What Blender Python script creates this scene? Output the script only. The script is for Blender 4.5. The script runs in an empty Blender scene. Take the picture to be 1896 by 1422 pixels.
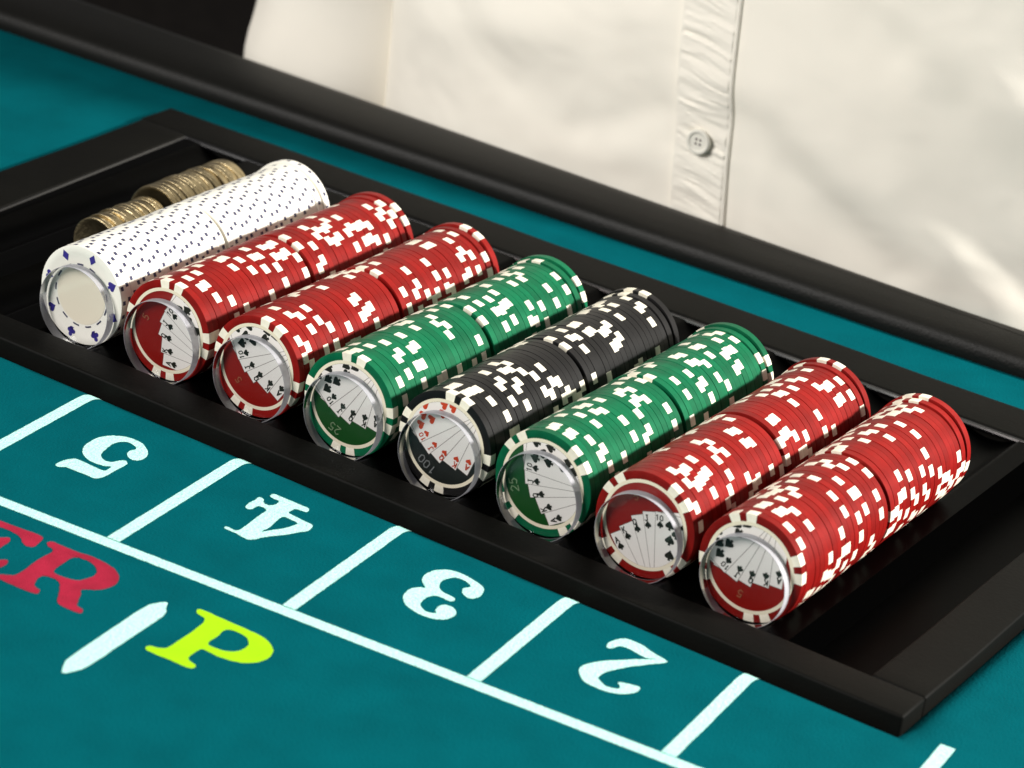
import bpy, bmesh, math, random
from mathutils import Vector, Matrix, noise
from mathutils.geometry import tessellate_polygon

random.seed(7)
S = 0.001            # scene is described in millimetres
H0 = 780.0           # height of the chip axes above the floor
scene = bpy.context.scene
COL = scene.collection
def V(x, y, z): return Vector((x * S, y * S, (z + H0) * S))
def L(x, y, z): return Vector((x * S, y * S, z * S))

# ------------------------------------------------------------------ camera
cam_d = bpy.data.cameras.new('camera'); cam = bpy.data.objects.new('camera', cam_d); COL.objects.link(cam)
M = Matrix.Rotation(0.5086, 3, 'Z') @ Matrix.Rotation(1.1449, 3, 'X') @ Matrix.Rotation(0.1470, 3, 'Z')
cam.matrix_world = Matrix.Translation(V(660.54, -844.88, 470.82)) @ M.to_4x4()
cam_d.sensor_width = 36.0; cam_d.lens = 5696.66 / 1896 * 36
cam_d.clip_start = 0.05; cam_d.clip_end = 50
scene.camera = cam
cam_d.dof.use_dof = True; cam_d.dof.aperture_fstop = 16; cam_d.dof.focus_distance = (V(150, 40, 0) - V(660.54, -844.88, 470.82)).length

# ------------------------------------------------------------------ light
world = bpy.data.worlds.new('World'); scene.world = world; world.use_nodes = True
bg = world.node_tree.nodes['Background']
bg.inputs['Color'].default_value = (1.0, 0.97, 0.93, 1); bg.inputs['Strength'].default_value = 0.17
ld = bpy.data.lights.new('room_lamp', 'AREA'); ld.shape = 'DISK'; ld.size = 0.13
ld.energy = 92; ld.color = (1.0, 0.965, 0.90)
lamp = bpy.data.objects.new('room_lamp', ld); COL.objects.link(lamp)
lamp.location = V(1700, 640, 850)
lamp.rotation_euler = (V(140, 80, 0) - lamp.location).to_track_quat('-Z', 'Y').to_euler()
fd = bpy.data.lights.new('fill_lamp', 'AREA'); fd.shape = 'DISK'; fd.size = 0.9  # added fill light, out of view, brightens shirt and chip faces from front left
fd.energy = 45; fd.color = (1.0, 0.97, 0.93)
flamp = bpy.data.objects.new('fill_lamp', fd); COL.objects.link(flamp)
flamp.location = V(-650, -1450, 1050)
flamp.rotation_euler = (V(140, 80, 0) - flamp.location).to_track_quat('-Z', 'Y').to_euler()
scene.view_settings.view_transform = 'Standard'; scene.view_settings.look = 'None'
scene.view_settings.exposure = 0.0; scene.view_settings.gamma = 1.0; scene.view_settings.use_curve_mapping = False
scene.cycles.max_bounces = 8; scene.cycles.transparent_max_bounces = 16
scene.cycles.caustics_reflective = False; scene.cycles.caustics_refractive = False

# ------------------------------------------------------------------ helpers
def mat(name, color, rough=0.5, metal=0.0, spec=0.5, bump=None, vary=None, rnd=0.0, coat=0.0, sheen=0.0):
    m = bpy.data.materials.new(name); m.use_nodes = True
    nt = m.node_tree; b = nt.nodes['Principled BSDF']
    b.inputs['Base Color'].default_value = (*color, 1); b.inputs['Roughness'].default_value = rough
    b.inputs['Metallic'].default_value = metal; b.inputs['Specular IOR Level'].default_value = spec
    b.inputs['Coat Weight'].default_value = coat; b.inputs['Sheen Weight'].default_value = sheen
    tc = nt.nodes.new('ShaderNodeTexCoord')
    src = None
    if vary:
        scale, amount = vary
        n = nt.nodes.new('ShaderNodeTexNoise'); n.inputs['Scale'].default_value = scale; n.inputs['Detail'].default_value = 6
        nt.links.new(tc.outputs['Object'], n.inputs['Vector'])
        r = nt.nodes.new('ShaderNodeMapRange'); r.inputs[1].default_value = 0.3; r.inputs[2].default_value = 0.7
        r.inputs[3].default_value = 1 - amount; r.inputs[4].default_value = 1 + amount
        nt.links.new(n.outputs['Fac'], r.inputs[0]); src = r.outputs[0]
    if rnd:
        oi = nt.nodes.new('ShaderNodeObjectInfo'); r = nt.nodes.new('ShaderNodeMapRange')
        r.inputs[3].default_value = 1 - rnd; r.inputs[4].default_value = 1 + rnd
        nt.links.new(oi.outputs['Random'], r.inputs[0])
        if src is None: src = r.outputs[0]
        else:
            mu = nt.nodes.new('ShaderNodeMath'); mu.operation = 'MULTIPLY'
            nt.links.new(src, mu.inputs[0]); nt.links.new(r.outputs[0], mu.inputs[1]); src = mu.outputs[0]
    if src is not None:
        mx = nt.nodes.new('ShaderNodeVectorMath'); mx.operation = 'SCALE'; mx.inputs[0].default_value = color
        nt.links.new(src, mx.inputs['Scale']); nt.links.new(mx.outputs[0], b.inputs['Base Color'])
    if bump:
        n = nt.nodes.new('ShaderNodeTexNoise'); n.inputs['Scale'].default_value = bump[0]; n.inputs['Detail'].default_value = 4
        nt.links.new(tc.outputs['Object'], n.inputs['Vector'])
        bp = nt.nodes.new('ShaderNodeBump'); bp.inputs['Strength'].default_value = bump[1]; bp.inputs['Distance'].default_value = bump[2]
        nt.links.new(n.outputs['Fac'], bp.inputs['Height']); nt.links.new(bp.outputs[0], b.inputs['Normal'])
    return m

M_FELT = mat('teal_felt', (0.0, 0.073, 0.088), 0.95, spec=0.02, bump=(1000, 0.5, 0.0006), vary=(45, 0.10))
M_MINT = mat('mint_print', (0.42, 0.76, 0.68), 0.9, spec=0.05, bump=(1100, 0.9, 0.0008), vary=(900, 0.22))
M_REDP = mat('crimson_print', (0.27, 0.009, 0.030), 0.9, spec=0.15, bump=(1600, 0.5, 0.0004), vary=(120, 0.18))
M_YELP = mat('lime_print', (0.29, 0.62, 0.002), 0.9, spec=0.15, bump=(1600, 0.4, 0.0004), vary=(60, 0.05))
M_RAIL = mat('black_rail', (0.0026, 0.0025, 0.0019), 0.6, spec=0.085, bump=(700, 0.25, 0.0004), vary=(30, 0.25))
M_LEATHER = mat('black_leather', (0.0036, 0.0034, 0.0026), 0.5, spec=0.20, bump=(900, 0.35, 0.0005), vary=(25, 0.2))
M_TRAY = mat('tray_plastic', (0.0004, 0.0004, 0.0004), 0.35, spec=0.02, bump=(300, 0.1, 0.0003))
M_LIP = mat('tray_lip', (0.010, 0.010, 0.011), 0.22, spec=0.9)
M_FLOOR = mat('dark_carpet', (0.012, 0.010, 0.009), 0.95, spec=0.1, vary=(40, 0.3))
M_CHIP = {
 'red': mat('red_clay', (0.19, 0.0046, 0.0033), 0.45, spec=0.16, vary=(300, 0.14), rnd=0.16),
 'green': mat('green_clay', (0.0005, 0.100, 0.041), 0.45, spec=0.15, vary=(300, 0.14), rnd=0.16),
 'black': mat('black_clay', (0.006, 0.0056, 0.006), 0.42, spec=0.22, vary=(300, 0.06), rnd=0.3),
 'white': mat('white_clay', (0.82, 0.80, 0.72), 0.42, spec=0.4, rnd=0.03)}
M_SPOT = mat('cream_insert', (0.80, 0.75, 0.62), 0.45, spec=0.3, vary=(400, 0.08), rnd=0.08)
M_RING = mat('cream_ring', (0.76, 0.69, 0.53), 0.5, spec=0.3)
M_INK = mat('navy_ink', (0.030, 0.022, 0.20), 0.5, spec=0.3)
M_DOT = mat('slate_ink', (0.035, 0.037, 0.085), 0.5, spec=0.3)
M_CARD = mat('card_paper', (0.76, 0.72, 0.68), 0.45, spec=0.4)
M_EDGE = mat('card_outline', (0.16, 0.13, 0.12), 0.5, spec=0.3)
M_BLACKINK = mat('black_ink', (0.008, 0.010, 0.006), 0.5, spec=0.3)
M_HEART = mat('red_ink', (0.50, 0.045, 0.012), 0.5, spec=0.3)
M_INLAY = {'red': mat('red_inlay', (0.21, 0.006, 0.004), 0.3, spec=0.5), 'green': mat('green_inlay', (0.006, 0.058, 0.010), 0.3, spec=0.5),
           'black': mat('black_inlay', (0.010, 0.013, 0.012), 0.3, spec=0.5)}
M_FOIL = {'red': mat('dull_red_number_print', (0.30, 0.10, 0.05), 0.4), 'green': mat('pale_green_number_print', (0.16, 0.24, 0.13), 0.4), 'black': mat('grey_number_print', (0.17, 0.18, 0.18), 0.4)}
M_CENTRE = mat('blank_centre', (0.80, 0.73, 0.58), 0.5, spec=0.4)
M_COIN = mat('worn_brass', (0.36, 0.29, 0.17), 0.34, metal=1.0, bump=(900, 0.5, 0.0004), vary=(160, 0.3), rnd=0.25)
M_SHIRT = mat('cream_cotton', (0.92, 0.875, 0.78), 0.9, spec=0.1, bump=(1500, 0.15, 0.0003), vary=(14, 0.03), sheen=0.1)
M_BUTTON = mat('pearl_button', (0.80, 0.78, 0.70), 0.3, spec=0.5)
M_TROUSER = mat('dark_trousers', (0.02, 0.02, 0.025), 0.9)

def acrylic(name, tint, gloss_rough, milky):
    m = bpy.data.materials.new(name); m.use_nodes = True
    nt = m.node_tree; nt.nodes.clear(); out = nt.nodes.new('ShaderNodeOutputMaterial')
    tr = nt.nodes.new('ShaderNodeBsdfTransparent'); tr.inputs['Color'].default_value = (*tint, 1)
    gl = nt.nodes.new('ShaderNodeBsdfGlossy'); gl.inputs['Roughness'].default_value = gloss_rough
    fr = nt.nodes.new('ShaderNodeFresnel'); fr.inputs['IOR'].default_value = 1.2
    mx = nt.nodes.new('ShaderNodeMixShader')
    nt.links.new(fr.outputs[0], mx.inputs[0]); nt.links.new(tr.outputs[0], mx.inputs[1]); nt.links.new(gl.outputs[0], mx.inputs[2])
    last = mx.outputs[0]
    if milky:
        df = nt.nodes.new('ShaderNodeBsdfDiffuse'); df.inputs['Color'].default_value = (0.80, 0.80, 0.86, 1)
        tl = nt.nodes.new('ShaderNodeBsdfTranslucent'); tl.inputs['Color'].default_value = (0.85, 0.84, 0.88, 1)
        m2 = nt.nodes.new('ShaderNodeMixShader'); m2.inputs[0].default_value = 0.5
        nt.links.new(df.outputs[0], m2.inputs[1]); nt.links.new(tl.outputs[0], m2.inputs[2])
        m3 = nt.nodes.new('ShaderNodeMixShader'); m3.inputs[0].default_value = milky
        nt.links.new(last, m3.inputs[1]); nt.links.new(m2.outputs[0], m3.inputs[2]); last = m3.outputs[0]
    nt.links.new(last, out.inputs['Surface'])
    return m
M_ACRYL = acrylic('clear_acrylic', (0.965, 0.965, 0.97), 0.05, 0.0)
M_ARIM = acrylic('milky_reflection_acrylic', (0.97, 0.97, 0.98), 0.3, 0.40)  # milky white in the rim stands in for reflections inside the disc

def link(o, parent=None):
    COL.objects.link(o)
    if parent is not None: o.parent = parent
    return o
def mesh(name, verts, faces, m, smooth=False):
    me = bpy.data.meshes.new(name)
    me.from_pydata([Vector(v) * S for v in verts], [], faces)
    bm = bmesh.new(); bm.from_mesh(me); bmesh.ops.recalc_face_normals(bm, faces=bm.faces); bm.to_mesh(me); bm.free()
    if m: me.materials.append(m)
    if smooth:
        me.polygons.foreach_set('use_smooth', [True] * len(me.polygons))
        try: me.set_sharp_from_angle(angle=math.radians(35))
        except Exception: pass
    return me
def obj(name, me, parent=None, loc=None):
    o = bpy.data.objects.new(name, me); link(o, parent)
    if loc is not None: o.location = loc
    return o
def thing(name, loc):
    o = bpy.data.objects.new(name, None); o.empty_display_size = 0.01; link(o); o.location = loc; return o
def tag(o, label, cat, group=None):
    o['label'] = label; o['category'] = cat
    if group: o['group'] = group
    return o
def lathe(profile, seg, close=True):
    """profile [(r, y)], axis Y; r == 0 ends become poles"""
    vs, fs, rings = [], [], []
    for r, y in profile:
        if r < 1e-6: rings.append([len(vs)]); vs.append((0, y, 0))
        else:
            rings.append(list(range(len(vs), len(vs) + seg)))
            for k in range(seg):
                a = 2 * math.pi * k / seg; vs.append((r * math.cos(a), y, r * math.sin(a)))
    pairs = list(zip(rings, rings[1:]))
    if profile[0][0] > 1e-6 and close: pairs.append((rings[-1], rings[0]))
    for A, B in pairs:
        for k in range(seg):
            j = (k + 1) % seg
            if len(A) == 1: fs.append((A[0], B[j], B[k]))
            elif len(B) == 1: fs.append((A[k], A[j], B[0]))
            else: fs.append((A[k], A[j], B[j], B[k]))
    return vs, fs
def sweep(profile, a0, a1, n):
    """closed profile [(r, y)] swept about Y from a0 to a1 (radians), capped"""
    vs, fs, m = [], [], len(profile)
    for k in range(n + 1):
        a = a0 + (a1 - a0) * k / n
        vs += [(r * math.cos(a), y, r * math.sin(a)) for r, y in profile]
    for k in range(n):
        for i in range(m):
            j = (i + 1) % m
            fs.append((k * m + i, k * m + j, (k + 1) * m + j, (k + 1) * m + i))
    fs.append(tuple(range(m))[::-1]); fs.append(tuple(n * m + i for i in range(m)))
    return vs, fs
def smooth_loop(pts, n=4):
    out, m = [], len(pts)
    for i in range(m):
        p0, p1, p2, p3 = (Vector(pts[(i + k - 1) % m]) for k in range(4))
        for s in range(n):
            t = s / n
            out.append(tuple(0.5 * ((2 * p1) + (p2 - p0) * t + (2 * p0 - 5 * p1 + 4 * p2 - p3) * t * t + (3 * p1 - p0 - 3 * p2 + p3) * t ** 3)))
    return out
def fill(loops):
    """triangles of a polygon with holes: returns flat 2D verts, tris"""
    pts = [p for l in loops for p in l]
    tris = tessellate_polygon([[Vector((p[0], p[1], 0)) for p in l] for l in loops])
    return pts, [tuple(t) for t in tris]
def clip_circle(poly, r, n=64):
    out = list(poly)
    for k in range(n):
        a = 2 * math.pi * (k + .5) / n; nx, ny = math.cos(a), math.sin(a); src, out = out, []
        for i in range(len(src)):
            p, q = src[i], src[(i + 1) % len(src)]
            dp, dq = r - (p[0] * nx + p[1] * ny), r - (q[0] * nx + q[1] * ny)
            if dp >= 0: out.append(p)
            if dp * dq < 0:
                t = dp / (dp - dq); out.append((p[0] + (q[0] - p[0]) * t, p[1] + (q[1] - p[1]) * t))
        if not out: return []
    return out
def slab_y(polys, y0, y1):
    """flat polygons in the X-Z plane given a little depth between y0 (front) and y1"""
    vs, fs = [], []
    for p in polys:
        b, n = len(vs), len(p)
        vs += [(u, y0, v) for u, v in p] + [(u, y1, v) for u, v in p]
        fs.append(tuple(range(b, b + n)))
        for i in range(n):
            j = (i + 1) % n; fs.append((b + i, b + j, b + n + j, b + n + i))
    return vs, fs

# ------------------------------------------------------------------ floor
vs = [(-3000, -3000, 0), (3000, -3000, 0), (3000, 3500, 0), (-3000, 3500, 0)]
fl = obj('floor', mesh('floor', vs, [(0, 1, 2, 3)], M_FLOOR)); fl['kind'] = 'structure'

# ------------------------------------------------------------------ gaming table
ZF = -19.0
PITCH = 41.46
HX0, HX1, HY0, HY1 = -124.0, 362.0, -25.0, 226.5     # opening for the tray
def felt_drop(d):
    t = min(max(d / 13.0, 0), 1); return -4.6 * (1 - t) ** 2.2
def felt_z(x, y):
    dx = max(HX0 - x, x - HX1, 0); dy = max(HY0 - y, y - HY1, 0)
    return ZF + felt_drop(math.hypot(dx, dy))
table = thing('gaming_table', V(150, 0, -H0))
tag(table, 'casino gaming table covered in teal felt with printed number boxes', 'table')
TB = L(150, 0, -H0)
def tpart(name, me, parent=None):
    o = obj(name, me, parent or table)
    if parent is None: o.location = -TB
    return o
# felt: rings of quads round the opening, the edge rolled down
offs = [0, 1.5, 3, 5, 7, 9, 11, 13, 40, 120, 300, 700]
vs, fs = [], []
NSIDE = 24
def ring(d):
    x0, x1, y0, y1 = HX0 - d, HX1 + d, HY0 - d, min(HY1 + d, 300)
    pts = []
    for (ax, ay), (bx, by) in (((x0, y0), (x1, y0)), ((x1, y0), (x1, y1)), ((x1, y1), (x0, y1)), ((x0, y1), (x0, y0))):
        for k in range(NSIDE): pts.append((ax + (bx - ax) * k / NSIDE, ay + (by - ay) * k / NSIDE, ZF + felt_drop(d)))
    return pts
for d in [-0.01] + offs:
    r = ring(max(d, 0))
    if d < 0: r = [(x, y, ZF - 16) for x, y, z in r]
    vs += r
nr = 4 * NSIDE
for i in range(len(offs)):
    for k in range(nr):
        j = (k + 1) % nr; fs.append((i * nr + k, i * nr + j, (i + 1) * nr + j, (i + 1) * nr + k))
tpart('felt_cover', mesh('felt_cover', vs, fs, M_FELT, True))
# armrest round the dealer's edge
def rail_y(x): return 256.5 + 0.040 * (x + 40)
prof = [(0, -26), (-1.2, -20), (-1.5, -16), (-0.8, -12.6), (1.2, -10.4), (4.5, -9.3), (10, -8.0), (20, -7.7)]
vs, fs = [], []
NX = 40
for k in range(NX + 1):
    x = -760 + 1700 * k / NX
    w = 0.5 * math.sin(x * 0.019) + 0.35 * math.sin(x * 0.047 + 1)
    row = [(x, rail_y(x) + dy + w * (0.6 if dy < 5 else 0), z) for dy, z in prof]
    row += [(x, 284, -7.7), (x, 289, -8.3), (x, 292.5, -11), (x, 294, -15), (x, 294.5, -60), (x, 240, -60)]
    vs += row
m = len(prof) + 6
for k in range(NX):
    for i in range(m):
        j = (i + 1) % m; fs.append((k * m + i, k * m + j, (k + 1) * m + j, (k + 1) * m + i))
fs.append(tuple(range(m))); fs.append(tuple(NX * m + i for i in range(m)))
tpart('padded_armrest', mesh('padded_armrest', vs, fs, M_LEATHER, True))
def boxmesh(name, x0, x1, y0, y1, z0, z1, m, bevel=0.0, seg=2):
    me = bpy.data.meshes.new(name); bm = bmesh.new(); bmesh.ops.create_cube(bm, size=1)
    for v in bm.verts: v.co = Vector(((x0 if v.co.x < 0 else x1) * S, (y0 if v.co.y < 0 else y1) * S, (z0 if v.co.z < 0 else z1) * S))
    if bevel: bmesh.ops.bevel(bm, geom=bm.edges[:], offset=bevel * S, segments=seg, profile=0.6, affect='EDGES')
    bm.to_mesh(me); bm.free(); me.materials.append(m)
    me.polygons.foreach_set('use_smooth', [True] * len(me.polygons)); me.set_sharp_from_angle(angle=math.radians(40))
    return me
tpart('table_board', boxmesh('table_board', -800, 1000, -690, 240, -70, -46, M_RAIL, 2))
for lx in (-700, 900):
    for ly in (-600, 180):
        tpart('table_leg', boxmesh('table_leg', lx - 30, lx + 30, ly - 30, ly + 30, -H0, -70, M_RAIL, 3))

# printed layout: local frame (u along the boxes, v towards the tray)
TH, UX, UY, BOX = 0.0852, 109.78, -115.65, 69.14
def uv(u, v): return (UX + u * math.cos(TH) - v * math.sin(TH), UY + u * math.sin(TH) + v * math.cos(TH))
def print_strip(name, path, width, m):
    vs, fs = [], []
    for i, (u, v) in enumerate(path):
        a = Vector(path[max(i - 1, 0)]); b = Vector(path[min(i + 1, len(path) - 1)]); t = (b - a).normalized(); n = Vector((-t.y, t.x)) * width / 2
        for s in (1 + .07 * noise.noise(Vector((u * .31, v * .31, 1))), -1 - .07 * noise.noise(Vector((u * .31, v * .31, 6)))):
            x, y = uv(u + n.x * s, v + n.y * s); vs.append((x, y, felt_z(x, y) + 0.14))
    for i in range(len(path) - 1): fs.append((2 * i, 2 * i + 1, 2 * i + 3, 2 * i + 2))
    return tpart(name, mesh(name, vs, fs, m, True))
def print_shape(name, loops, m, n=4):
    pts, tris = fill([smooth_loop(l, n) if n > 1 else l for l in loops])
    vs = []
    for u, v in pts:
        u += .22 * noise.noise(Vector((u * .9, v * .9, 3))); v += .22 * noise.noise(Vector((u * .9, v * .9, 8)))
        x, y = uv(u, v); vs.append((x, y, felt_z(x, y) + 0.14))
    return tpart(name, mesh(name, vs, tris, m))
print_strip('printed_line', [(-330 + 3 * k, 0) for k in range(250)], 5.0, M_MINT)['label'] = 'long mint line under the number boxes'
for k in range(-2, 6):
    top = None
    vlist = [3.0]
    while True:
        x, y = uv((k - 1) * BOX, vlist[-1] + 2)
        if y > HY0 - 0.3 or vlist[-1] > 120: break
        vlist.append(vlist[-1] + 2)
    print_strip('printed_line', [((k - 1) * BOX + 0.4, v) for v in vlist], 5.0, M_MINT)
G = {
'5': [[(-45.7, 34.8), (-45.7, 38.6), (-44.4, 41.9), (-42.6, 43.5), (-37.5, 43.0), (-34.2, 42.7), (-30.9, 42.5), (-30.2, 44.1), (-30.6, 47.0), (-33.0, 45.6), (-36.0, 45.3), (-39.3, 45.7), (-42.6, 47.5), (-45.0, 50.1), (-46.9, 54.4), (-47.2, 59.1), (-46.7, 63.2), (-44.7, 66.7), (-41.1, 69.4), (-37.2, 70.3), (-32.8, 69.5), (-29.4, 67.2), (-26.7, 64.1), (-25.6, 60.9), (-26.0, 57.9), (-27.9, 56.4), (-30.7, 57.4), (-32.3, 59.5), (-32.7, 61.9), (-31.9, 64.2), (-33.3, 65.9), (-36.9, 66.8), (-39.1, 65.4), (-40.2, 62.0), (-39.8, 57.3), (-39.1, 53.8), (-37.9, 51.3), (-35.8, 49.6), (-33.6, 49.3), (-32.0, 50.5), (-31.0, 52.9), (-29.7, 54.1), (-28.1, 53.2), (-27.5, 51.3), (-27.8, 45.7), (-27.9, 39.7), (-28.7, 36.6), (-29.9, 35.5), (-33.8, 35.7), (-39.2, 35.8), (-42.4, 35.7), (-43.9, 34.3)]],
'4': [[(23.8, 35.5), (24.0, 36.7), (28.0, 36.5), (28.6, 40.1), (28.2, 46.9), (28.0, 52.4), (27.8, 56.1), (25.8, 57.1), (23.9, 56.9), (23.7, 55.5), (23.4, 53.4), (22.5, 52.6), (21.0, 53.4), (20.5, 55.7), (20.7, 59.9), (20.7, 62.8), (22.8, 62.4), (23.9, 60.5), (26.3, 59.9), (27.6, 61.1), (27.9, 62.5), (27.4, 65.0), (24.8, 65.4), (23.2, 66.0), (23.0, 68.1), (25.2, 68.5), (31.3, 68.0), (36.4, 67.7), (38.5, 67.0), (39.1, 64.8), (38.0, 64.3), (35.0, 63.9), (34.5, 62.3), (34.6, 59.8), (38.6, 58.9), (43.1, 58.2), (45.5, 57.7), (46.4, 55.7), (46.5, 52.7), (45.0, 50.5), (42.9, 46.5), (39.5, 41.6), (37.4, 38.4), (36.3, 35.8), (34.4, 33.7), (32.4, 33.9), (28.5, 34.8), (25.4, 34.9)], [(34.6, 55.9), (34.7, 51.2), (35.2, 46.0), (34.9, 41.6), (37.0, 45.0), (39.2, 48.5), (40.6, 52.1), (41.0, 55.3), (38.2, 56.0)]],
'3': [[(95.1, 33.8), (94.0, 37.4), (93.9, 40.9), (95.5, 43.8), (97.3, 45.2), (94.4, 48.1), (93.1, 51.1), (92.9, 54.6), (93.8, 57.8), (95.9, 60.4), (98.6, 61.9), (103.0, 62.0), (107.6, 60.8), (111.9, 58.9), (113.6, 56.3), (114.3, 53.3), (113.9, 50.6), (112.6, 48.9), (110.2, 49.2), (108.3, 51.0), (107.5, 53.4), (108.4, 55.3), (108.7, 56.3), (107.1, 57.7), (104.5, 58.6), (101.9, 58.4), (100.3, 56.4), (99.4, 53.6), (99.7, 50.8), (101.1, 48.2), (102.9, 46.7), (104.8, 46.2), (107.8, 45.6), (108.9, 44.7), (108.9, 43.1), (107.9, 42.5), (105.1, 42.9), (102.7, 42.6), (101.2, 40.5), (100.9, 37.3), (101.5, 34.2), (102.9, 32.5), (104.9, 31.2), (106.9, 31.2), (108.6, 32.4), (107.3, 34.3), (107.1, 37.2), (107.9, 39.0), (110.2, 39.7), (112.2, 38.7), (113.8, 36.6), (114.1, 34.3), (113.3, 31.3), (111.7, 29.5), (108.9, 28.3), (105.2, 28.0), (101.2, 29.0), (97.9, 30.6)]],
'R': [[(-14.5, -13.7), (-13.6, -11.8), (-9.9, -12.0), (-2.9, -12.1), (2.1, -11.5), (8.1, -12.3), (12.6, -13.8), (16.5, -17.1), (18.4, -21.0), (18.1, -24.9), (16.4, -28.5), (12.3, -32.0), (14.0, -35.1), (15.8, -39.3), (17.2, -41.7), (20.1, -42.7), (20.9, -44.9), (19.0, -45.3), (16.4, -45.3), (12.5, -44.7), (10.4, -43.0), (7.8, -38.2), (4.4, -33.3), (1.7, -32.1), (-1.2, -32.3), (-2.7, -33.6), (-2.4, -36.4), (-1.1, -39.5), (0.3, -40.7), (2.2, -41.3), (3.2, -43.4), (1.6, -44.3), (-2.1, -44.5), (-7.2, -44.3), (-11.5, -43.9), (-13.2, -43.0), (-13.3, -41.5), (-11.1, -39.9), (-9.4, -38.3), (-9.3, -32.8), (-9.9, -25.2), (-9.6, -18.7), (-10.4, -16.3), (-12.8, -15.3)], [(-1.8, -27.6), (-2.5, -20.5), (-2.0, -15.7), (1.7, -14.8), (5.6, -15.8), (8.8, -18.5), (10.0, -21.7), (9.1, -25.5), (7.5, -28.2), (3.8, -29.1), (0.3, -29.1)]],
'E': [[(-49, -11.8), (-40, -11.6), (-28.4, -11.4), (-18.5, -11.2), (-16.7, -14.8), (-16.2, -18.6), (-18.0, -20.0), (-20.5, -19.1), (-23.4, -16.5), (-27.5, -15.2), (-33, -15.1), (-36.3, -15.4), (-36.6, -18), (-36.5, -24.2), (-33, -24.8), (-29.5, -23.2), (-27.4, -20.2), (-25.3, -19.4), (-24.2, -22.0), (-24.0, -27), (-24.4, -32.5), (-26, -33.6), (-27.6, -32.6), (-29.5, -29.8), (-33, -28.4), (-36.6, -28.8), (-36.6, -34), (-36.4, -40.2), (-33, -41.2), (-27, -40.6), (-22, -37.6), (-18.9, -33.2), (-17.2, -32.2), (-15.9, -34.5), (-16.4, -40), (-18, -44.4), (-28, -44.3), (-40, -44.2), (-49, -44), (-50.2, -42.6), (-48, -40.8), (-45, -39.6), (-44.6, -34), (-44.6, -22), (-45, -16.4), (-48, -15), (-50.2, -13.4)]],
'bar': [[(34.2, -70), (34.0, -52), (33.9, -29.5), (35.0, -24.5), (37.6, -20.8), (39.6, -24.2), (41.7, -29.6), (41.7, -52), (41.6, -70), (40.4, -75), (38.0, -79), (35.6, -75)]],
'P': [[(48.5, -17.3), (57.1, -17.8), (66, -18.3), (74, -19.4), (79.5, -23), (81.6, -28), (80.6, -33.4), (76.5, -37.4), (70, -38.8), (63.4, -38.2), (62.2, -40), (62.2, -45), (63.6, -47.0), (66.6, -48.0), (67, -50), (65, -50.9), (58, -50.7), (51, -50.5), (48.8, -49.6), (49.2, -47.6), (52.4, -46.6), (54.0, -44), (54.3, -34.1), (54.1, -26.5), (52.9, -21.6), (48.8, -20.0)], [(61.8, -23.0), (62.0, -28.5), (62.2, -34.2), (66, -35.0), (70.2, -34.0), (72.6, -30.6), (72.4, -26.2), (69.6, -22.8), (65.4, -21.8)]],
'2': [[(185.2, 57.0), (184.0, 52.6), (181.0, 50.6), (176.5, 49.0), (172.5, 46.0), (169.0, 41.5), (166.4, 36.0), (165.4, 31.5), (166.4, 27.4), (169.6, 25.0), (174.6, 24.6), (179.6, 26.0), (183.0, 29.0), (184.4, 32.8), (183.2, 36.0), (180.2, 37.2), (177.4, 35.6), (176.8, 32.4), (178.6, 29.8), (177.0, 28.4), (174.0, 28.6), (172.2, 31.4), (172.4, 36.0), (174.6, 41.0), (178.4, 46.4), (183.0, 51.6), (186.0, 56.0), (184.0, 57.6), (178, 55.2), (173, 56.4), (170, 55.0), (168.4, 51.6), (167.2, 50.4), (166.0, 52.0), (166.0, 57.0), (168.0, 60.6), (173.0, 61.6), (178, 60.2), (183.0, 60.6)]],
}
# the 2 is drawn from a plain centre line instead of a traced outline
def stroke_outline(path, wid):
    left, right = [], []
    for i, p in enumerate(path):
        a = Vector(path[max(i - 1, 0)]); b = Vector(path[min(i + 1, len(path) - 1)]); t = (b - a).normalized(); n = Vector((-t.y, t.x)) * wid[i] / 2
        left.append((p[0] + n.x, p[1] + n.y)); right.append((p[0] - n.x, p[1] - n.y))
    return left + right[::-1]
two = stroke_outline([(-6.6, 9.2), (-7.4, 12.4), (-5.6, 15.4), (-1.0, 16.6), (4.6, 14.6), (7.0, 9.8), (5.2, 4.4), (0.6, -2.0), (-4.2, -7.6), (-8.4, -12.4), (-3.4, -12.6), (2.0, -14.4), (6.4, -14.6), (8.8, -11.6), (9.2, -8.2)],
                     [6.8, 5.4, 3.0, 3.0, 5.4, 7.4, 6.4, 4.6, 3.4, 3.2, 4.6, 5.6, 5.6, 3.6, 1.8])
G['2'] = [[(172.8 - x, 42.5 - y) for x, y in two]]
for g, m, nm, lb in (('5', M_MINT, 'printed_number', 'mint number 5'), ('4', M_MINT, 'printed_number', 'mint number 4'), ('3', M_MINT, 'printed_number', 'mint number 3'),
                 ('2', M_MINT, 'printed_number', 'mint number 2'), ('E', M_REDP, 'printed_letter', 'crimson letter E'), ('R', M_REDP, 'printed_letter', 'crimson letter R'),
                 ('P', M_YELP, 'printed_letter', 'lime letter P'), ('bar', M_MINT, 'printed_bar', 'pointed mint bar between the words')):
    print_shape(nm, G[g], m)['label'] = lb

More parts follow.
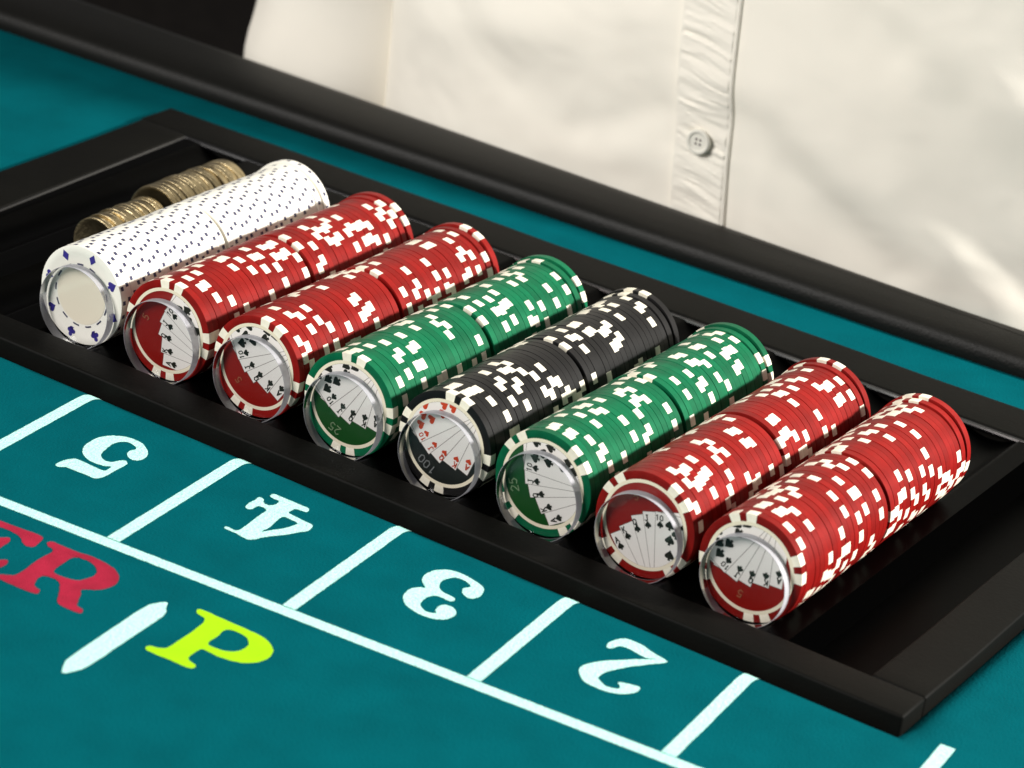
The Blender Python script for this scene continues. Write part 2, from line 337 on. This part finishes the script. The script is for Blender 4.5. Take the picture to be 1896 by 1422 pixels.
# ------------------------------------------------------------------ chip tray
tray = thing('chip_tray', V(120, 100, -40)); tag(tray, 'long black chip tray with broad flat rim sunk in teal felt', 'tray')
TO = L(120, 100, -40)
def ypart(name, me):
    o = obj(name, me, tray); o.location = -TO; return o
ZR = -15.0
def rail_mesh(name, quad, z0, z1, bevel):
    me = bpy.data.meshes.new(name); bm = bmesh.new()
    lo = [bm.verts.new((x * S, y * S, z0 * S)) for x, y in quad]; hi = [bm.verts.new((x * S, y * S, z1 * S)) for x, y in quad]
    bm.faces.new(lo[::-1]); bm.faces.new(hi)
    for i in range(4): bm.faces.new((lo[i], lo[(i + 1) % 4], hi[(i + 1) % 4], hi[i]))
    bmesh.ops.recalc_face_normals(bm, faces=bm.faces)
    bmesh.ops.bevel(bm, geom=bm.edges[:], offset=bevel * S, segments=3, profile=0.55, affect='EDGES')
    bmesh.ops.subdivide_edges(bm, edges=[e for e in bm.edges if e.calc_length() > .1], cuts=30, use_grid_fill=True)
    for v in bm.verts:
        p = v.co * 18; v.co += Vector((noise.noise(p + Vector((7, 0, 0))), noise.noise(p), .35 * noise.noise(p + Vector((0, 9, 0))))) * .0007
    bm.to_mesh(me); bm.free(); me.materials.append(M_RAIL)
    me.polygons.foreach_set('use_smooth', [True] * len(me.polygons)); me.set_sharp_from_angle(angle=math.radians(40))
    return me
ypart('front_rim', rail_mesh('front_rim', [(-125, -25.4), (363.5, -25.4), (363.5, -8.6), (-125, -8.6)], -34, ZR, 1.1))
ypart('back_rim', rail_mesh('back_rim', [(-131, 200), (363.5, 205.5), (363.5, 232.5), (-131, 222)], -34, ZR, 1.1))
ypart('side_rim', rail_mesh('side_rim', [(-125, -8.5), (-97, -8.5), (-105.5, 199.9), (-130, 199.9)], -34, ZR, 1.1))['label'] = 'left rim beside the coins'
ypart('side_rim', rail_mesh('side_rim', [(343.5, -8.5), (363.5, -8.5), (363.5, 205.4), (343.5, 205.2)], -34, ZR, 1.1))['label'] = 'right rim beside the last red roll'
# scalloped floor
TR = 20.15
vs, fs, xs = [], [], []
x = -104.0
while x <= 344.01:
    xs.append(x); x += 1.0
def trough(x):
    i = round(x / PITCH)
    if i < -2 or x > 7.5 * PITCH + 2: return -30.0
    dx = x - i * PITCH
    z = -math.sqrt(max(TR * TR - dx * dx, 0))
    return min(z, -15.6 - 0.02 * abs(abs(dx) - PITCH / 2))
ys = [-9.0, -4, 40, 90, 140, 200.6, 206]
for y in ys: vs += [(x, y, trough(x) if y < 203 else trough(x)) for x in xs]
n = len(xs)
for j in range(len(ys) - 1):
    for i in range(n - 1): fs.append((j * n + i, j * n + i + 1, (j + 1) * n + i + 1, (j + 1) * n + i))
ypart('trough_floor', mesh('trough_floor', vs, fs, M_TRAY, True))
def tube(name, path, r, m, seg=8, closed=True):
    vs, fs = [], []; n = len(path)
    for i, p in enumerate(path):
        p = Vector(p); t = (Vector(path[(i + 1) % n if closed else min(i + 1, n - 1)]) - Vector(path[i - 1 if closed else max(i - 1, 0)])).normalized()
        s = t.cross(Vector((0, 0, 1))).normalized(); u = s.cross(t)
        for k in range(seg):
            a = 2 * math.pi * k / seg; vs.append(tuple(p + s * r * math.cos(a) + u * r * math.sin(a)))
    for i in range(n if closed else n - 1):
        for k in range(seg):
            a, b = i * seg, ((i + 1) % n) * seg; fs.append((a + k, a + (k + 1) % seg, b + (k + 1) % seg, b + k))
    return mesh(name, vs, fs, m, True)
lip = []
for (a, b) in (((-96.5, -8.0), (-104.5, 198.6)), ((-104.5, 198.6), (343, 204.2))):
    for k in range(20): lip.append((a[0] + (b[0] - a[0]) * k / 20, a[1] + (b[1] - a[1]) * k / 20 + .25 * noise.noise(Vector((k * .7, a[0], 0))), -16.3))
ypart('inner_lip', tube('inner_lip', lip, 1.1, M_LIP, closed=False))

# ------------------------------------------------------------------ chips
R, T = 19.5, 3.27
h = T / 2
PROF = [(0, -h + .12), (16.3, -h + .12), (16.55, -h), (19.22, -h), (19.42, -h + .05), (19.5, -h + .16), (19.5, h - .16), (19.42, h - .05), (19.22, h), (16.55, h), (16.3, h - .12), (0, h - .12)]
cv, cf = lathe(PROF, 64)
CHIP_ME = {c: mesh(c + '_chip', cv, cf, M_CHIP[c], True) for c in M_CHIP}
sv, sf = sweep([(16.45, -h - .03), (19.23, -h - .03), (19.45, -h + .03), (19.53, -h + .15), (19.53, h - .15), (19.45, h - .03), (19.23, h + .03), (16.45, h + .03)], math.radians(-6), math.radians(6), 4)
SPOT_ME = mesh('edge_insert', sv, sf, M_SPOT, True)
rv, rf = lathe([(15.35, -h - .06), (16.6, -h - .06), (16.6, -h + .1), (15.35, -h + .1)], 72)
RING_ME = mesh('face_ring', rv, rf, M_RING, True)
iv, if_ = lathe([(0, -h + .02), (15.4, -h + .02), (15.4, -h + .12), (0, -h + .12)], 64)
INLAY_ME = {c: mesh('inlay_disc', iv, if_, M_INLAY[c]) for c in M_INLAY}

ORD = ['first', 'second', 'third', 'fourth', 'fifth', 'sixth', 'seventh', 'eighth', 'ninth', 'tenth', 'eleventh', 'twelfth', 'thirteenth', 'fourteenth', 'fifteenth',
       'sixteenth', 'seventeenth', 'eighteenth', 'nineteenth', 'twentieth', 'twenty-first', 'twenty-second', 'twenty-third', 'twenty-fourth', 'twenty-fifth', 'twenty-sixth']

# suit outlines in a unit box
def suit(kind):
    P = []
    if kind == 'diamond': P = [(0, .6), (.42, 0), (0, -.6), (-.42, 0)]
    elif kind == 'heart':
        for k in range(24):
            t = 2 * math.pi * k / 24; P.append((.5 * math.sin(t) ** 3, (.41 * math.cos(t) - .16 * math.cos(2 * t) - .06 * math.cos(3 * t) - .03 * math.cos(4 * t))))
    elif kind == 'spade':
        P = [(0, .62), (.13, .44), (.36, .2), (.52, -.02), (.50, -.24), (.32, -.34), (.12, -.3), (.15, -.54)]
        P = P + [(-x_, y_) for x_, y_ in P[:0:-1]]
    elif kind == 'club':
        for cx, cy, a0, a1 in ((.26, -.1, -140, 60), (0, .32, -40, 220), (-.26, -.1, 120, 320)):
            for k in range(9):
                a = math.radians(a0 + (a1 - a0) * k / 8); P.append((cx + .25 * math.cos(a), cy + .25 * math.sin(a)))
        P += [(-.05, -.2), (-.18, -.56), (.18, -.56), (.05, -.2)]
    return P
SEGS = {'A': [((0, 0), (.5, 1)), ((.5, 1), (1, 0)), ((.22, .38), (.78, .38))], 'K': [((.1, 0), (.1, 1)), ((.1, .4), (.9, 1)), ((.35, .6), (.95, 0))],
        'Q': [((.1, .2), (.1, .8)), ((.1, .8), (.5, 1)), ((.5, 1), (.9, .8)), ((.9, .8), (.9, .2)), ((.9, .2), (.5, 0)), ((.5, 0), (.1, .2)), ((.55, .3), (1, -.08))],
        'J': [((.75, 1), (.75, .2)), ((.75, .2), (.45, 0)), ((.45, 0), (.1, .2)), ((.5, 1), (1, 1))],
        '1': [((.5, 0), (.5, 1)), ((.5, 1), (.22, .78))], '0': [((.1, .2), (.1, .8)), ((.1, .8), (.5, 1)), ((.5, 1), (.9, .8)), ((.9, .8), (.9, .2)), ((.9, .2), (.5, 0)), ((.5, 0), (.1, .2))],
        '2': [((.1, .78), (.45, 1)), ((.45, 1), (.9, .78)), ((.9, .78), (.8, .5)), ((.8, .5), (.1, 0)), ((.1, 0), (.95, 0))],
        '5': [((.9, 1), (.2, 1)), ((.2, 1), (.15, .58)), ((.15, .58), (.6, .64)), ((.6, .64), (.9, .34)), ((.9, .34), (.6, .02)), ((.6, .02), (.1, .12))]}
def glyphs(text, cx, cy, size, ang, wt):
    """stroke lettering centred on (cx, cy), as small quads"""
    out = []; w = .68 * size; ca, sa = math.cos(ang), math.sin(ang)
    for i, ch in enumerate(text):
        ox = (i - len(text) / 2) * w * 1.22 + .11 * w
        for (a, b) in SEGS[ch]:
            A = Vector((ox + a[0] * w, (a[1] - .5) * size)); B = Vector((ox + b[0] * w, (b[1] - .5) * size)); t = (B - A).normalized(); n = Vector((-t.y, t.x)) * wt / 2; A = A - t * wt * .3; B = B + t * wt * .3
            out.append([(cx + p.x * ca - p.y * sa, cy + p.x * sa + p.y * ca) for p in (A + n, B + n, B - n, A - n)])
    return out
def rot2(p, a): return (p[0] * math.cos(a) - p[1] * math.sin(a), p[0] * math.sin(a) + p[1] * math.cos(a))
CORN = [((-11, -7.3), (-3.3, -16.6)), ((-8.5, -3.7), (2.1, -16.1)), ((-5.1, 1.4), (3.8, -15.8)), ((-1.5, 4.3), (5.1, -15.4)), ((2.8, 6.0), (6.0, -15.2))]
IDX = [(-6.7, -9.8), (-4.9, -5.6), (-2.1, -2.0), (1.2, 0.6), (5.2, 2.2)]
PIPS = [(8.5, 3.2), (9.2, -1.6), (10.0, -6.5), (10.8, -11.0), (11.1, 1.1), (12.5, -8.1), (13.6, 4.2), (14.2, -1.0)]
def card_face(chip, colour, rot, kind, ink, number, sx, sz):
    a = math.radians(rot); y = -h + .02
    FS = 1.13
    def put(p): v = rot2((p[0] * FS, p[1] * FS), a); return (v[0] + sx, v[1] + sz)
    obj('face_ring', RING_ME, chip); obj('inlay_disc', INLAY_ME[colour], chip)
    ctr = []
    for k, (c, b) in enumerate(CORN):
        c, b = Vector(c), Vector(b); d = (b - c).normalized(); e = Vector((-d.y, d.x))     # e points along the top edge, to the right
        if e.x < 0: e = -e
        wdt = 13.5 if k < 4 else 20
        for ins, mt, nm, yy in ((0, M_EDGE, 'card_outline', y - .012 - .03 * k), (.16, M_CARD, 'printed_card', y - .024 - .03 * k)):
            q = [c + (e + d) * ins, c + e * (wdt - ins) + d * ins, c + e * (wdt - ins) + d * 30, c + e * ins + d * 30]
            poly = clip_circle([put((p.x, p.y)) for p in q], 15.3 - ins * .2)
            if len(poly) > 2: obj(nm, mesh(nm, *slab_y([poly], yy, yy + .01), mt), chip)
        ctr.append((c, d, e))
    marks = []
    lo = 0.03 * 5
    for k, p in enumerate(IDX):
        c, d, e = ctr[k]; ta = math.atan2(e.y, e.x)
        marks += [[put((p[0] + v[0], p[1] + v[1])) for v in (rot2((s[0] * 2.1, s[1] * 2.1), ta) for s in suit(kind))]]
        t = Vector(p) - d * 2.2 - e * .3
        marks += [[put(v) for v in qd] for qd in glyphs(('A', 'K', 'Q', 'J', '10')[k], t.x, t.y, 1.9 if k < 4 else 1.7, ta, .34)]
    for p in PIPS:
        marks += [[put((p[0] + s[0] * 3.1, p[1] + s[1] * 3.1)) for s in suit(kind)]]
    marks = [c_ for c_ in (clip_circle(m_, 15.25) for m_ in marks) if len(c_) > 2]
    obj('suit_print', mesh('suit_print', *slab_y(marks, y - .036 - .03 * 5, y - .03 * 5 - .026), ink), chip)['kind'] = 'stuff'
    size = 3.3 if len(number) > 1 else 2.8
    na = math.radians(118 + rot); r_ = 12.0 if len(number) > 1 else 10.5
    qs = glyphs(number, r_ * math.cos(na), r_ * math.sin(na), size, na - math.pi / 2, .42)
    obj('number_print', mesh('number_print', *slab_y(qs, y - .22, y - .2), M_FOIL[colour]), chip)
def white_face(chip):
    y = -h
    rr = []
    angs = [123, 76, 168, 31, 214, -14, 258, -60]
    kinds = ['diamond', 'diamond', 'heart', 'spade', 'heart', 'spade', 'club', 'club']
    for an, kd in zip(angs, kinds):
        a = math.radians(an); c = (16.3 * math.cos(a), 16.3 * math.sin(a)); s_ = 3.7
        P = [(c[0] + v[0], c[1] + v[1]) for v in (rot2((s[0] * s_, s[1] * s_), a - math.pi / 2) for s in suit(kd))]
        obj('suit_mark', mesh('suit_mark', *slab_y([P], y - .05, y + .3), M_INK), chip)
    dashes = [];
    vs_, fs_ = [], []
    for k in range(13):
        a0 = math.radians(k * 360 / 13 + 8); v_, f_ = sweep([(12.1, y - .03), (12.65, y - .03), (12.65, y + .2), (12.1, y + .2)], a0, a0 + math.radians(13), 3)
        b_ = len(vs_); vs_ += v_; fs_ += [tuple(i + b_ for i in f) for f in f_]
    obj('dashed_ring', mesh('dashed_ring', vs_, fs_, M_DOT), chip)
    v_, f_ = lathe([(0, y + .06), (11.2, y + .06), (11.5, y + .02), (11.5, y + .3), (0, y + .3)], 64)
    obj('centre_label', mesh('centre_label', v_, f_, M_CENTRE, True), chip)

# dots on the white chips' edges: one shared mesh
vs_, fs_ = [], []
for k in range(22):
    a = 2 * math.pi * k / 22
    v_, f_ = sweep([(19.2, -.78), (19.53, -.78), (19.53, .78), (19.2, .78)], a - .041, a + .041, 1)
    b_ = len(vs_); vs_ += v_; fs_ += [tuple(i + b_ for i in f) for f in f_]
DOTS_ME = mesh('edge_dots', vs_, fs_, M_DOT)

ROLLS = [('white', 'the white roll', None), ('red', 'the red roll beside the white one', (50, 90, .9, .6)), ('red', 'the second red roll from left', (109, 75, -.9, -.9)),
         ('green', 'the green roll left of black', (130, 90, -.8, -2.1)), ('black', 'the black roll', (122, 81, -2.5, -2.6)), ('green', 'the green roll right of black', (84, 47, -1.8, -1.4)),
         ('red', 'the third red roll from left', (0, 52, 0, 0)), ('red', 'the rightmost red roll', (142, 19, -2, -2))]
NUM = {'red': '5', 'green': '25', 'black': '100'}
GAP = 2.0
rc = random.Random(11)
for i, (colour, where, face) in enumerate(ROLLS):
    wander = rc.uniform(0, 360)
    for half in (0, 1):
        hx, hz = rc.uniform(-.25, .25), rc.uniform(0, .25) + (0.15 if half else 0)
        for k in range(20):
            y = (k + .5) * T + half * (20 * T + GAP)
            c = obj(colour + '_chip', CHIP_ME[colour])
            end = half == 1 and k >= 18
            tilt = rc.uniform(-.006, .006)
            zlift = hz + rc.uniform(-.09, .09); xo = hx + rc.uniform(-.11, .11)
            if end: zlift += (.5 if k == 18 else 1.1) * (1.6 if i == 0 else 1); tilt += -.03 if k == 19 else -.012
            if half == 0 and k == 0: zlift = hz
            c.location = V(i * PITCH + xo, y, zlift)
            if end: c.location.y += (.25 + .75 * (k - 18)) * S
            first = half == 0 and k == 0
            if first and face: base = face[1]
            elif colour == 'white': wander += (3.2 if k % 3 else 10.5) + rc.uniform(-1.8, 1.8); base = wander
            else: base = rc.uniform(0, 360)
            c.rotation_euler = (tilt, 0, rc.uniform(-.006, .006))
            nm = 'front half' if half == 0 else 'back half'
            lab = f'{colour} chip, {ORD[k]} from the front, {nm} of {where}'
            if first: lab = (f'{colour} chip with card fan face, frontmost in {where}' if face else 'white chip with blue suit marks, frontmost in the white roll')
            if half == 1 and k == 19: lab = f'{colour} chip standing last at the back end of {where}'
            tag(c, lab, 'poker chip', f'chips in {where}')
            if colour == 'white':
                o = obj('edge_dots', DOTS_ME, c); o.rotation_euler = (0, -math.radians(base), 0); o['kind'] = 'stuff'
                if first: white_face(c)
            else:
                np_ = 4 if first else 3
                for q_ in range(np_):
                    for s in (-10, 10):
                        o = obj('edge_insert', SPOT_ME, c); o.rotation_euler = (0, -math.radians(base + q_ * 360 / np_ + s), 0)
                if first: card_face(c, colour, face[0], 'heart' if colour == 'black' else 'spade', M_HEART if colour == 'black' else M_BLACKINK, NUM[colour], face[2], face[3])

# ------------------------------------------------------------------ clear spacers
def spacer_meshes(th):
    pv, pf = lathe([(0, -th / 2), (15.9, -th / 2), (16.12, -th / 2 + .2), (16.12, th / 2 - .2), (15.9, th / 2), (0, th / 2)], 72)
    v_, f_ = lathe([(16.14, -th / 2 + .12), (16.3, -th / 2 + .2), (16.3, th / 2 - .2), (16.14, th / 2 - .12)], 72)
    return mesh('spacer_plate', pv, pf, M_ACRYL, True), mesh('spacer_rim', v_, f_, M_ARIM, True)
FRONT_SP, MID_SP = spacer_meshes(4.2), spacer_meshes(1.7)
rs = random.Random(5)
for i, (colour, where, face) in enumerate(ROLLS):
    for mid in (0, 1):
        y = 20 * T + GAP / 2 if mid else -2.55
        sp = thing('clear_spacer', V(i * PITCH + rs.uniform(-.5, .7), y, -TR + 16.35 + rs.uniform(0, .1)))
        if not mid: sp.rotation_euler = (math.radians(rs.uniform(-1.2, 0)), 0, math.radians(rs.uniform(-.6, .6)))
        for nm, me in zip(('plate', 'rim'), MID_SP if mid else FRONT_SP): obj(nm, me, sp)
        tag(sp, (f'clear plastic disc wedged between the two halves of {where}' if mid else f'clear plastic disc leaning on the front of {where}'), 'spacer disc', 'clear spacer discs')

# ------------------------------------------------------------------ coins
def coin_mesh(r, t):
    k = t / 2; P = [(0, -k + .18), (r - 1.5, -k + .18), (r - 1.2, -k), (r - .25, -k), (r, -k + .22), (r, k - .22), (r - .25, k), (r - 1.2, k), (r - 1.5, k - .18), (0, k - .18)]
    v, f = lathe(P, 56); return mesh('coin', v, f, M_COIN, True)
rk = random.Random(3)
for nm, r, t, y0, cnt, x0 in (('lower front', 11.2, 1.95, 58.5, 17, -40.6), ('taller back', 13.1, 1.95, 95.5, 25, -41.2)):
    me = coin_mesh(r, t)
    for k in range(cnt):
        j = rk.uniform(0, 1.9) if nm == 'lower front' else rk.uniform(0, 1.3)
        o = obj('coin', me, None, V(x0 + rk.uniform(-.5, .5), y0 + (k + .5) * (t + .04), -TR + r + .1 + j * .6))
        o.rotation_euler = (rk.uniform(-.03, .03), rk.uniform(0, 6.28), rk.uniform(-.03, .03))
        o.location.x += rk.uniform(-.4, .4) * S
        lab = f'brass coin, {ORD[k]} from the front in the {nm} coin stack' if 0 < k < cnt - 1 else (f'brass coin showing its face at the front of the {nm} coin stack' if k == 0 else f'brass coin last at the back of the {nm} coin stack')
        tag(o, lab, 'coin', f'coins in the {nm} stack')

# ------------------------------------------------------------------ person behind the table
XC, FY = 118.0, 295.0
def ridge(x, z, p, q, w, depth):
    px, pz = p; qx, qz = q; dx, dz = qx - px, qz - pz; l2 = dx * dx + dz * dz
    t = ((x - px) * dx + (z - pz) * dz) / l2; tt = min(max(t, 0), 1)
    d = math.hypot(x - px - tt * dx, z - pz - tt * dz)
    return depth * math.exp(-(d / w) ** 2)
FOLDS = [((120, 40), (196, -8), 11, 6.5), ((134, 52), (220, 8), 13, -4.5), ((40, 10), (80, 34), 9, 3.5), ((20, -4), (74, 8), 9, -3.0), ((60, 60), (84, 20), 8, 3), ((210, 70), (262, -6), 18, 4), ((168, 95), (245, 45), 16, 5),
         ((180, 110), (262, 70), 14, -4), ((-10, 60), (60, 90), 14, 4), ((-60, 30), (20, 50), 14, -5), ((-70, 60), (0, 20), 12, 5), ((130, 130), (180, 90), 12, 4), ((195, 30), (255, -12), 14, -3.5), ((124, 24), (128, -14), 5, 2.2)]
def torso(x_ang, z):
    """front-facing angle a in radians from -pi..pi (0 = towards the table); returns point with folds"""
    zz = (z + 60) / 480
    a_ = 238 - 18 * abs(zz - .25) - (max(0, z - 300) / 110) ** 2 * 60
    b_ = 122 - (max(0, z - 260) / 150) ** 2 * 40
    n_ = 2 / 2.7
    ca, sa = math.cos(x_ang), math.sin(x_ang)
    x = XC + a_ * math.copysign(abs(sa) ** n_, sa); y = FY + 122 - b_ * math.copysign(abs(ca) ** n_, ca)
    y -= 5 * math.exp(-((z - 60) / 60) ** 2) * max(ca, 0)
    if ca > 0:
        d = sum(ridge(x, z, *f) for f in FOLDS)
        d += 2.6 * noise.noise(Vector((x * .02, z * .024, 3))) + 1.3 * noise.noise(Vector((x * .055 + z * .02, z * .05, 8))) + .9 * abs(noise.noise(Vector((x * .05 - z * .03, x * .03 + z * .09, 5))))
        y += 0.42 * d * min(1, ca * 3)
    return x, y, z
def front_y(x, z):
    lo, hi = -1.5, 1.5
    for _ in range(30):
        mid = (lo + hi) / 2
        if torso(mid, z)[0] < x: lo = mid
        else: hi = mid
    return torso((lo + hi) / 2, z)[1]
person = thing('person', V(XC, FY + 122, -H0)); tag(person, 'person in a cream buttoned cotton shirt leaning at the table edge', 'person')
PO = L(XC, FY + 122, -H0)
def ppart(name, me):
    o = obj(name, me, person); o.location = -PO; return o
zs = [-260, -200, -140, -90, -60, -40, -30]
z = -24
while z < 190: zs.append(z); z += 2.2
zs += [200, 220, 245, 270, 300, 330, 355, 375, 390, 398, 402]
angs = [math.pi * (-1 + 2 * k / 60) for k in range(60)]
angs = [a for a in angs if abs(a) > 1.45] + [-1.45 + 2.9 * k / 300 for k in range(301)]
angs.sort()
vs, fs = [], []; na_ = len(angs)
for z in zs: vs += [torso(a, z) for a in angs]
for j in range(len(zs) - 1):
    for k in range(na_):
        q2 = (k + 1) % na_; fs.append((j * na_ + k, j * na_ + q2, (j + 1) * na_ + q2, (j + 1) * na_ + k))
fs.append(tuple(range(na_))); fs.append(tuple((len(zs) - 1) * na_ + k for k in range(na_)))
ppart('shirt', mesh('shirt', vs, fs, M_SHIRT, True))
# button placket: a puckered double strip
vs, fs = [], []; NU, NV = 40, 240
def pucker(u, v):
    w = v + 5.5 * u + 3.0 * noise.noise(Vector((u * 1.1, v * .06, 1)))
    s = 1.0 * noise.noise(Vector((u * .9, w * .30, 4))) + .55 * noise.noise(Vector((u * 1.6, w * .62, 9))) + .25 * noise.noise(Vector((u * 4, w * 1.1, 2)))
    return s * (.35 + .65 * math.sin(math.pi * min(max(u, .02), .98)) ** .5)
for j in range(NV + 1):
    z = -24 + 200 * j / NV; xl = 92.3 - .085 * (z + 8); xr = xl + 27.0
    for i in range(NU + 1):
        u = i / NU; x = xl + (xr - xl) * u
        e = 1.9 + pucker(u, z)
        if u > .93: e = .9 + .7 * math.sin((u - .93) / .07 * math.pi)
        if u < .04: e = 1.9
        vs.append((x, front_y(x, z) - e, z))
    vs.append((xl, front_y(xl, z) + 1.5, z)); vs.append((xr, front_y(xr, z) + 1.5, z))
m = NU + 3
for j in range(NV):
    o0, o1 = j * m, (j + 1) * m
    for i in range(NU): fs.append((o0 + i, o0 + i + 1, o1 + i + 1, o1 + i))
    fs.append((o0, o1, o1 + NU + 1, o0 + NU + 1)); fs.append((o0 + NU, o0 + NU + 2, o1 + NU + 2, o1 + NU))
ppart('placket', mesh('placket', vs, fs, M_SHIRT, True))['label'] = 'puckered button strip of the shirt'
for bz in (25.5, 112):
    bx = 92.3 - .085 * (bz + 8) + 13.2
    bm = bmesh.new()
    v_, f_ = lathe([(0, -.4), (3.6, -.4), (4.4, -1.1), (5.2, -1.1), (5.7, -.5), (5.7, .6), (0, .6)], 40)
    o = ppart('button', mesh('button', v_, f_, M_BUTTON, True)); o.location = L(bx, front_y(bx, bz) - 4.0, bz) - PO
    for hx_, hz_ in ((-1, -1), (1, -1), (-1, 1), (1, 1)):
        hv, hf = lathe([(0, -.42), (.62, -.42), (.62, -.2), (0, -.2)], 12)
        obj('button_hole', mesh('button_hole', hv, hf, M_EDGE), o).location = L(hx_, -.02, hz_)
vs, fs = [], []
v_, f_ = [], []
for z in (-H0 + 2, -520, -300, -262):
    k_ = .86 if z < -300 else .95
    v_ += [(XC + (x - XC) * k_, FY + 122 + (y - FY - 122) * k_, z) for x, y, _ in (torso(a, -260) for a in angs)]
for j in range(3):
    for k in range(na_):
        q2 = (k + 1) % na_; f_.append((j * na_ + k, j * na_ + q2, (j + 1) * na_ + q2, (j + 1) * na_ + k))
ppart('trousers', mesh('trousers', v_, f_, M_TROUSER, True))

# left sleeve hanging beside the body
vs, fs = [], []
NS, NR = 60, 40
for j in range(NS + 1):
    t = j / NS; z = 330 - 520 * t; cx = -88 - 62 * math.sin(t * 1.5); cy = FY + 118 - 22 * math.sin(t * 2.4); r = 74 - 22 * t
    for k in range(NR):
        a = 2 * math.pi * k / NR; w = 3.2 * noise.noise(Vector((math.cos(a) * 1.6, math.sin(a) * 1.6 + z * .012, z * .03))) + 1.6 * math.sin(z * .09 + 2 * math.sin(a))
        vs.append((cx + (r + w) * math.cos(a), cy + (r + w) * math.sin(a) * .92, z))
for j in range(NS):
    for k in range(NR):
        q2 = (k + 1) % NR; fs.append((j * NR + k, j * NR + q2, (j + 1) * NR + q2, (j + 1) * NR + k))
fs.append(tuple(range(NR))); fs.append(tuple(NS * NR + k for k in range(NR)))
ppart('sleeve', mesh('sleeve', vs, fs, M_SHIRT, True))
